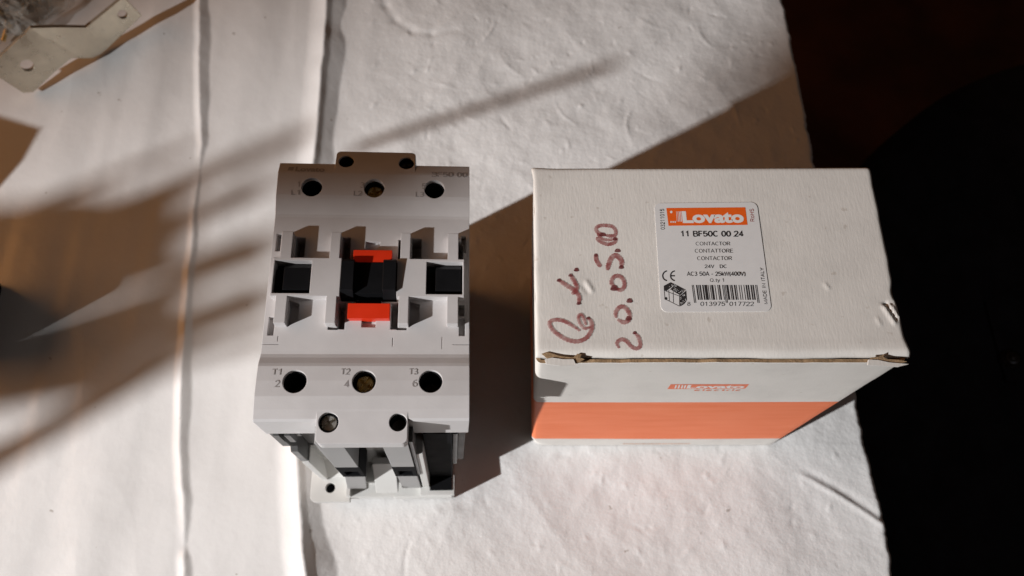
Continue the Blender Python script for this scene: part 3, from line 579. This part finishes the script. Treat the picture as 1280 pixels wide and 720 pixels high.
def tp(u, v, dz=.10):
    """photo pixel -> carton-local point on the lid"""
    p = up(u, v, TZ+dz*1e-3)-OFF; return p
def tq(x0, y0, x1, y1, dz, sk=None): return [tp(x0, y1, dz), tp(x1, y1, dz), tp(x1, y0, dz), tp(x0, y0, dz)]
# torn corners where brown board shows
def torn(px, dz, material='raw_board', thick=.5):
    P = [tp(u, v, dz)*1e3 for u, v in px]; P = [tuple(p[:2]) for p in P]
    if sum(P[i][0]*P[(i+1) % len(P)][1]-P[(i+1) % len(P)][0]*P[i][1] for i in range(len(P))) < 0: P = P[::-1]
    z1 = BH+dz; return MB().prism_z(P, z1-thick, z1).build('torn_board', material, carton)
torn([(677, 442), (684, 440), (700, 445), (716, 447), (722, 442), (727, 443), (725, 447), (731, 449), (722, 454), (700, 453), (688, 451)], .34)
torn([(681, 449), (690, 447), (704, 449), (717, 449), (720, 456), (700, 457), (683, 455)], .75, 'board', .8)
torn([(1088, 447), (1098, 446), (1106, 442), (1104, 446), (1110, 449), (1126, 450), (1134, 452), (1126, 454), (1106, 453), (1096, 452)], .75)
torn([(1086, 449.5), (1098, 450), (1112, 453), (1136, 455), (1124, 458), (1098, 457), (1085, 456)], 1.1, 'board', .9)
# paper label
def label_quad(): return [tp(826.4, 390), tp(964.6, 389.2), tp(945.8, 252.8), tp(817.8, 254.2)]
LQ = label_quad()
def rounded_quad(q, rx, ry, n=6):
    P = []
    for cx, cy, a0 in ((rx, ry, 180), (1-rx, ry, 270), (1-rx, 1-ry, 0), (rx, 1-ry, 90)):
        for i in range(n+1): t = math.radians(a0+90*i/n); P.append(bil(q, cx+rx*math.cos(t), cy+ry*math.sin(t)))
    return P
LP = rounded_quad(LQ, .06, .055); n = len(LP); dz = np.array([0, 0, .00012])
paper = link('paper_label', pymesh([p+dz for p in LP]+[p-dz*4 for p in LP], [list(range(n))]+[[i, n+i, n+(i+1) % n, (i+1) % n] for i in range(n)]), 'label_paper', carton)
I1, I2 = .27, .31
def ptext(s, x0, y0, x1, y1, material='label_ink', bold=0.0, sp=1.0, slant=0.0):
    q = [tp(x0+slant, y1, I1), tp(x1+slant, y1, I1), tp(x1, y0, I1), tp(x0, y0, I1)]; return lettering(s, q, material, paper, bold, 0, sp)
def pquad(px, material, name, dz=I1): return link(name, pymesh([tp(u, v, dz) for u, v in px], [list(range(len(px)))[::-1]]), material, paper)
pquad([(832.9, 260), (931.6, 259.1), (934.4, 281.1), (835.6, 282.2)], 'label_orange', 'brand_panel')
lettering('Lovato', [tp(853.6, 279, I2), tp(930.4, 278.6, I2), tp(928.6, 263.6, I2), tp(852, 264, I2)], 'label_white', paper, .045, 0, 1.0)
for i, (x, wd) in enumerate(((845.2, .5), (846.9, .7), (848.6, .9), (850.4, 1.1))):
    pquad([(x, 264.2), (x+wd, 264.2), (x+wd+1, 277), (x+1, 277)], 'label_white', 'emblem', I2)
for x in (838, 840.6, 843.2): pquad([(x, 276.4), (x+1.6, 276.4), (x+1.7, 278.4), (x+.1, 278.4)], 'label_white', 'emblem', I2)
pquad([(839+1.6*math.cos(t*math.pi/5), 265+1.6*math.sin(t*math.pi/5)) for t in range(10)], 'label_white', 'emblem', I2)
ptext('11 BF50C 00 24', 850.7, 288, 928.4, 296, bold=.028, slant=.6)
ptext('CONTACTOR', 869.3, 301.9, 912.2, 307.1, 'label_ink_soft', slant=.4); ptext('CONTATTORE', 868.2, 310.8, 915.6, 316.2, 'label_ink_soft', slant=.4); ptext('CONTACTOR', 871.1, 320.1, 914.4, 325.5, 'label_ink_soft', slant=.4)
ptext('24V   DC', 880, 330.5, 907.8, 335.5, bold=.015, slant=.4); ptext('AC3 50A - 25kW(400V)', 858.2, 339.1, 931.1, 345.6, bold=.012, slant=.5)
ptext('Q.ty 1', 887.1, 347.8, 904.4, 353.6, 'label_ink_soft', slant=.4)
ptext('8', 859.0, 377.4, 863.0, 382.4); ptext('013975', 875.4, 377, 906.2, 382.6); ptext('017722', 911.6, 377, 942.2, 382.6)
def vtext(s, x0, x1, ytop, ybot, lean, material='label_ink', bold=0.0):
    """reads upwards"""
    q = [tp(x1+lean, ybot, I1), tp(x1, ytop, I1), tp(x0, ytop, I1), tp(x0+lean, ybot, I1)]; return lettering(s, q, material, paper, bold)
vtext('03211015', 824.4, 830.0, 261.2, 287, 1.2); vtext('RoHS', 936.8, 942.0, 261, 276.8, 1.0, 'label_ink_red'); vtext('MADE IN ITALY', 949.2, 954.2, 334.6, 380, 5.6)
# CE mark: two open rings
def arc_strip(cx, cy, rx, ry, w_, a0, a1, n=18):
    P = []; Q = []
    for i in range(n+1):
        t = math.radians(a0+(a1-a0)*i/n); P.append((cx+rx*math.cos(t), cy-ry*math.sin(t))); Q.append((cx+(rx-w_)*math.cos(t), cy-(ry-w_)*math.sin(t)))
    V = [tp(*p, I1) for p in P+Q]; m = n+1; return V, [[i, m+i, m+i+1, i+1] for i in range(n)]
V1, Fa = arc_strip(834.2, 344.7, 6.6, 6.8, 1.6, 95, 265); V2, Fb = arc_strip(844.0, 344.7, 6.6, 6.8, 1.6, 95, 265)
V3 = [tp(u, v, I1) for u, v in ((838.6, 343.9), (843.6, 343.9), (843.7, 345.5), (838.7, 345.5))]
cm_ = link('conformity_mark', pymesh(V1+V2+V3, Fa+[[i+len(V1) for i in f] for f in Fb]+[[len(V1)+len(V2)+i for i in (3, 2, 1, 0)]]), 'label_ink', paper); cm_['kind'] = 'stuff'
# bar code
def barcode():
    Lc = {'0': '0001101', '1': '0011001', '2': '0010011', '3': '0111101', '4': '0100011', '5': '0110001', '6': '0101111', '7': '0111011', '8': '0110111', '9': '0001011'}
    par = {'8': 'LGLGGL'}['8']; d = '8013975017722'; bits = '101'
    for ch, p in zip(d[1:7], par):
        c = Lc[ch]; bits += c if p == 'L' else ''.join('10'[int(x)] for x in c)[::-1]
    bits += '01010'+''.join(''.join('10'[int(x)] for x in Lc[ch]) for ch in d[7:])+'101'
    V = []; Fc = []; n = len(bits); i = 0
    while i < n:
        if bits[i] == '1':
            j = i
            while j < n and bits[j] == '1': j += 1
            guard = i < 3 or i >= n-3 or 45 <= i < 50; yb = 378.6 if guard else 374.8
            for s in (i/n, j/n):
                x_t = 864.6+(946.4-864.6)*s; k = (yb-356)/19.; x_b = x_t+2.6*k; V += [tp(x_t, 356.2, I1), tp(x_b, yb, I1)]
            m = len(V)-4; Fc.append([m, m+1, m+3, m+2]); i = j
        else: i += 1
    link('bar_code', pymesh(V, Fc), 'label_ink', paper)['kind'] = 'stuff'
barcode()
# little drawing of the product on the label
zz = lambda p: (820+p[0]/8.533, 335+p[1]/8.533)
def drawing():
    V = []; Fc = []
    def poly(pts, dz=I1): k_ = len(V); V.extend(tp(*zz(p), dz) for p in pts); Fc.append(list(range(k_, k_+len(pts)))[::-1])
    def ln(a_, b_, w_=5):
        a_ = np.array(a_, float); b_ = np.array(b_, float); t = b_-a_; t /= np.hypot(*t); q = np.array([-t[1], t[0]])*w_/2; poly([a_-q, b_-q, b_+q, a_+q], I1+.01)
    poly([(82, 190), (155, 152), (200, 172), (170, 200), (128, 232), (112, 246), (84, 240)]); poly([(205, 174), (318, 232), (255, 290), (150, 228)]); poly([(252, 298), (322, 240), (330, 345), (300, 385), (258, 410)])
    for a_, b_ in (((88, 240), (94, 330)), ((94, 330), (250, 408)), ((135, 236), (142, 352)), ((250, 290), (250, 408)), ((100, 245), (250, 300)), ((182, 252), (186, 370))): ln(a_, b_)
    poly([(105+16*math.cos(t*.785), 325+16*math.sin(t*.785)) for t in range(8)]); link('product_drawing', pymesh(V, Fc), 'label_ink', paper)['kind'] = 'stuff'
    V.clear(); Fc.clear(); r = random.Random(2)
    for i in range(46):
        s = r.random(); t = r.random()
        if i < 26: p = bil([(120, 225), (240, 280), (305, 235), (165, 165)], s, t)
        else: p = bil([(262, 395), (322, 345), (315, 260), (258, 305)], s, t)
        e = 4+4*r.random(); poly([p+np.array([-e, 0]), p+np.array([0, -e*.7]), p+np.array([e, .5]), p+np.array([0, e*.7])], I1+.05)
    link('drawing_highlight', pymesh(V, Fc), 'label_paper', paper)['kind'] = 'stuff'
drawing()
# marker handwriting, read from the left
zA = lambda p: (675+p[0]/9, 270+p[1]/9)
zB = lambda p: (675+p[0]/6, 345+p[1]/6)
def smooth_path(P, n=10):
    P = [np.array(p, float) for p in P]; P = [2*P[0]-P[1]]+P+[2*P[-1]-P[-2]]; Q = []
    for i in range(1, len(P)-2):
        for k_ in range(n):
            t = k_/n; a_, b_, c_, d_ = P[i-1:i+3]; Q.append(.5*(2*b_+(c_-a_)*t+(2*a_-5*b_+4*c_-d_)*t*t+(3*b_-a_-3*c_+d_)*t**3))
    Q.append(P[-2]); return Q
strokes = 0
def stroke(pts, conv, wd, dark0=False, dark1=False, taper=1.0):
    global strokes
    Q = smooth_path([conv(p) for p in pts]); n = len(Q); V = []; Fc = []; dz = .10+.006*strokes; strokes += 1
    for i, q in enumerate(Q):
        t = Q[min(i+1, n-1)]-Q[max(i-1, 0)]; t /= max(1e-6, np.hypot(*t)); nn = np.array([-t[1], t[0]]); s = i/(n-1)
        e = min(1, .55+4.0*min(s, 1-s)); w_ = wd*e*(1+.12*math.sin(i*1.7+strokes))*(1-(1-taper)*s)/2
        V += [tp(*(q-nn*w_), dz), tp(*(q+nn*w_), dz)]
    for i in range(n-1): Fc.append([2*i, 2*i+1, 2*i+3, 2*i+2])
    link('handwriting', pymesh(V, Fc), 'marker_ink', carton)
    for flag, q in ((dark0, Q[0]), (dark1, Q[-1])):
        if flag: blot(q, wd*.46)
def blot(q, r, sq=1.0):
    global strokes
    dz = .10+.006*strokes; strokes += 1
    link('handwriting', pymesh([tp(q[0]+r*(1+.2*math.sin(3*t))*math.cos(t), q[1]+r*sq*(1+.2*math.cos(2*t))*math.sin(t), dz) for t in [2*math.pi*i/14 for i in range(14)]], [list(range(14))[::-1]]), 'marker_ink_dark', carton)
stroke([(700, 200), (645, 180), (630, 140), (665, 112), (735, 106), (815, 120), (850, 165), (845, 215), (790, 225), (720, 212)], zA, 4.6)
stroke([(640, 235), (650, 265), (700, 300), (770, 318), (835, 300), (855, 265), (840, 245)], zA, 4.6); stroke([(640, 190), (690, 250), (760, 270), (830, 262)], zA, 3.6)
blot(zA((705, 208)), 4.2, .75); blot(zA((842, 258)), 2.6); blot(zA((872, 388)), 3.6, .8)
stroke([(628, 440), (632, 490), (655, 535), (685, 572)], zA, 5.6, True); stroke([(755, 610), (772, 545), (800, 475), (845, 445), (892, 470), (918, 520), (912, 575)], zA, 6.4, False, True)
blot(zA((408, 604)), 3.0)
stroke([(560, 90), (535, 50), (550, 10), (590, 0), (625, 30), (632, 75), (605, 105), (565, 95)], zB, 5.2); blot(zB((556, 90)), 4.6); blot(zB((670, 185)), 3.6)
stroke([(570, 315), (568, 270), (600, 232), (640, 240), (670, 285), (665, 330), (625, 348), (580, 325)], zB, 5.4); blot(zB((662, 318)), 3.6)
stroke([(592, 542), (578, 500), (610, 476), (650, 490), (680, 526), (722, 545), (752, 520), (738, 462), (708, 426)], zB, 5.0, False, True)
stroke([(140, 32), (200, 72), (260, 112), (292, 155), (288, 205)], zB, 5.4, True, True); stroke([(228, -6), (262, 50), (275, 90), (240, 138)], zB, 5.4, True)
stroke([(300, 412), (240, 372), (170, 336), (105, 330), (70, 352), (95, 405), (150, 450), (220, 484), (290, 490), (350, 460), (386, 400), (384, 345), (358, 316)], zB, 4.6, False, True, 1.25)
stroke([(375, 385), (330, 392), (295, 345), (288, 300), (310, 290), (332, 330), (345, 370)], zB, 4.0)
# print on the front face
FY = 75.3e-3
def fp(u, v, dy=.06):
    p = on_plane(u, v, np.array([0, FY, 0]), np.array([0, 1.0, 0]))-OFF; p[1] = (front_dy(p[0]*1e3, p[2]*1e3)-dy)*1e-3; return p
def fquad(px, material, name, dy=.06): return link(name, pymesh([fp(u, v, dy) for u, v in px], [list(range(len(px)))]), material, carton)
fquad([(834.2, 487.2), (931.5, 486.2), (936.5, 481.0), (838.5, 481.4)], 'print_orange', 'brand_panel', .06)
lettering('Lovato', [fp(858, 486.3, .12), fp(929.5, 485.6, .12), fp(932.5, 481.7, .12), fp(860, 482, .12)], 'label_white', carton, .035)
for x in (843, 847, 851, 854.5): fquad([(x, 486.2), (x+2.0, 486.2), (x+3.4, 482.2), (x+1.4, 482.2)], 'label_white', 'emblem', .12)
lettering('electric', [fp(867, 489.4), fp(925, 489.0), fp(926, 487.2), fp(868, 487.6)], 'print_orange', carton, .03, 0, 1.3, 'lettering', (0, -1, 0))
r = random.Random(3); x = 779.0
while x < 863:
    wd = 1.5+3*r.random(); fquad([(x, 554.9), (min(x+wd, 863), 554.9), (min(x+wd, 863), 553.7), (x, 553.7)], 'faint_print', 'faint_print', .06); x += wd+.8

# ------------------------------------------------------------------ bent metal link and the bag of hardware behind it
def link_bar():
    # leans on the bag: its long lower edge near the sheet, the far edge raised
    p0 = up(42, 115, .0025); p1 = up(180, 24, .013); p2 = up(39, 36, .038)
    n = np.cross(p1-p0, p2-p0); n /= np.linalg.norm(n); n = n if n[2] > 0 else -n
    e1 = (p1-p0)/np.linalg.norm(p1-p0); e2 = np.cross(n, e1); fr = np.stack([e1, e2, n], 1)
    pads = [(0, 71), (-34, 101), (-8, 92), (29, 116), (42, 115), (66, 92), (89, 72.5), (104, 74), (117, 75), (128, 71), (136, 66), (180, 24), (157, 1), (134, 20), (110, 39), (72, 36), (39, 35)]
    hz = {7: -1.2, 8: -2.6, 9: -3.8, 10: -5, 11: -5, 12: -5, 13: -5, 14: -5, 15: -2.2}
    P = [((on_plane(u, v, p0, n)-p0)@fr*1e3)[:2] for u, v in pads]; N_ = len(P)
    V = [(*p, hz.get(i, 0)) for i, p in enumerate(P)]+[(*p, hz.get(i, 0)-3.2) for i, p in enumerate(P)]
    tops = [[0, 1, 2, 3, 4, 5, 6, 16], [16, 6, 7, 15], [15, 7, 8, 9, 10, 14], [14, 10, 11, 12, 13]]
    a_ = sum(P[i][0]*P[(i+1) % N_][1]-P[(i+1) % N_][0]*P[i][1] for i in range(N_)) > 0
    Fc = tops+[[i+N_ for i in f][::-1] for f in tops]+[[i, N_+i, N_+(i+1) % N_, (i+1) % N_] for i in range(N_)]
    if not a_: Fc = [f[::-1] for f in Fc]
    b = MB().add(V, Fc); c = MB()
    for u, v, r_ in ((34, 82, 3.9), (156, 22.5, 3.1)): q = (on_plane(u, v, p0, n)-p0)@fr*1e3; c.cyl(q[0], q[1], -10, 10, r_, 36)
    me = boolean(b, [(c, 'DIFFERENCE')]); o = link('link_bar', me, 'bar_metal'); o.matrix_world = Matrix.Translation(p0) @ Matrix(fr.tolist()).to_4x4()
    tag(o, 'cranked flat metal link bar with two holes beside the clear bag', 'metal bar'); return o, p0, fr
mat('bar_metal', (.72, .66, .54), .30, metal=.8, var=.12, nscale=120, bumps=[(300, .15, .0004)], bev=.0005)
bar_o, BP, BFR = link_bar()
def bag():
    m, nt, P, N, L = nodes('clear_film'); P.inputs['Base Color'].default_value = (.74, .72, .66, 1); P.inputs['Roughness'].default_value = .10; P.inputs['Specular IOR Level'].default_value = 1.0
    n = noise(N, L, 70, 4, .7); al = ramp(N, L, n.outputs['Fac'], [(.35, (.16,)*3), (.7, (.55,)*3)]); L.new(al.outputs[0], P.inputs['Alpha'])
    nx, ny = 64, 54; c = up(2, 14, .0)[:2]; X, Y = np.meshgrid(np.linspace(-1, 1, nx), np.linspace(-1, 1, ny)); R = np.hypot(X, Y); M = np.maximum(np.abs(X), np.abs(Y)); k = np.where(R > 0, M/np.maximum(R, 1e-6), 1)
    A = np.arctan2(Y, X); rad = 1+.16*np.sin(3*A+1)+.10*np.sin(7*A)+.05*np.sin(13*A+2); BXX, BYY = X*k*rad, Y*k*rad
    E_ = np.clip(1-M, 0, 1); Z = .024*E_**.45+E_**.3*(.018*np.abs(vnoise(X*3.4+4, Y*3.4+9, 41))+.016*np.abs(vnoise(X*7+4, Y*7+9, 42))+.006*vnoise(X*15, Y*15, 43))
    WX = BXX*.042+.004*vnoise(X*6, Y*6, 44); WY = BYY*.034+.004*vnoise(X*6, Y*6, 45); V = np.stack([WX, WY, np.maximum(Z, 0)+.002], -1).reshape(-1, 3); idx = np.arange(nx*ny).reshape(ny, nx)
    q = np.stack([idx[:-1, :-1], idx[:-1, 1:], idx[1:, 1:], idx[1:, :-1]], -1).reshape(-1, 4).tolist()
    root = empty('plastic_bag', (c[0], c[1], .001)); tag(root, 'crumpled clear plastic bag of small metal hardware at the top left corner', 'bag')
    link('film', pymesh(V, q, False), 'clear_film', root)
    r = random.Random(8)
    for i in range(60):
        a_ = r.uniform(0, 6.28); d_ = r.uniform(0, .8)**.6; x, y = 32*d_*math.cos(a_), 26*d_*math.sin(a_); L_ = r.uniform(6, 12); rr = r.uniform(1.0, 1.7); b_ = MB().cyl(0, 0, 0, L_, rr, 10); b_.cyl(0, 0, -1.6, 0, rr*1.9, 6)
        o = b_.build('bolt', r.choice(['steel', 'steel', 'brass', 'dark_screw', 'dark_screw']), root); o.location = (x*1e-3, y*1e-3, r.uniform(3, 17*(1-d_)+5)*1e-3); o.rotation_euler = (r.uniform(1.0, 2.1), 0, r.uniform(0, 6.28))
bag()

# ------------------------------------------------------------------ dark upholstered seat below the table edge
def seat():
    mat('dark_fabric', (.020, .020, .026), .85, spec=.2, var=.4, nscale=40, bumps=[(700, .5, .001)]); mat('stud_metal', (.10, .10, .11), .35, metal=1.0)
    z = -.22; px = [(1300, 66), (1240, 86), (1185, 112), (1135, 148), (1085, 195), (1050, 260), (1030, 360), (1040, 520), (1090, 680), (1160, 800), (1500, 800), (1500, 66)]
    P = [up(u, v, z) for u, v in px]; c = np.mean(P, 0); root = empty('chair', tuple(c)); tag(root, 'dark fabric chair seat in the shade beyond the table edge', 'chair')
    Q = smooth_path([p[:2]-c[:2] for p in P]+[P[0][:2]-c[:2]], 6)[:-1]; n = len(Q); V = []; lv = [(.86, -.10), (1.0, -.08), (1.0, -.022), (.985, -.008), (.95, 0), (.6, .004), (.2, .005)]
    for s, dz in lv: V += [(*(q*s), dz) for q in Q]
    Fc = [[k_*n+i, k_*n+(i+1) % n, (k_+1)*n+(i+1) % n, (k_+1)*n+i] for k_ in range(len(lv)-1) for i in range(n)]+[list(range((len(lv)-1)*n, len(lv)*n))]
    area = sum(Q[i][0]*Q[(i+1) % n][1]-Q[(i+1) % n][0]*Q[i][1] for i in range(n))
    if area < 0: Fc = [f[::-1] for f in Fc]
    link('seat', pymesh(V, Fc, True), 'dark_fabric', root)
    b = up(1257, 452, z)-c; m = MB(); prev = None
    for r0, r1, z0, z1 in ((9, 9, 2, 6), (9, 7.5, 6, 8), (7.5, 4, 8, 9.2), (4, .5, 9.2, 9.6)): m.cyl(0, 0, z0, z1, r0, 28, r1)
    o = m.build('stud', 'stud_metal', root, True); o.location = (b[0], b[1], .002)
    flap_ = [up(u, v, z)-c for u, v in ((1226, 380), (1290, 350), (1300, 478), (1252, 480))]; f_ = MB().prism_z([tuple(p[:2]*1e3) for p in flap_][::-1], 3, 7); f_.build('seat_flap', 'dark_fabric', root)
    for x, y in ((.1, .12), (.3, .12), (.3, -.1), (.1, -.1)): l_ = MB().cyl(0, 0, -520, -85, 14, 16); o = l_.build('leg', 'dark_fabric', root); o.location = (x-.12, y-.03, 0)
seat()
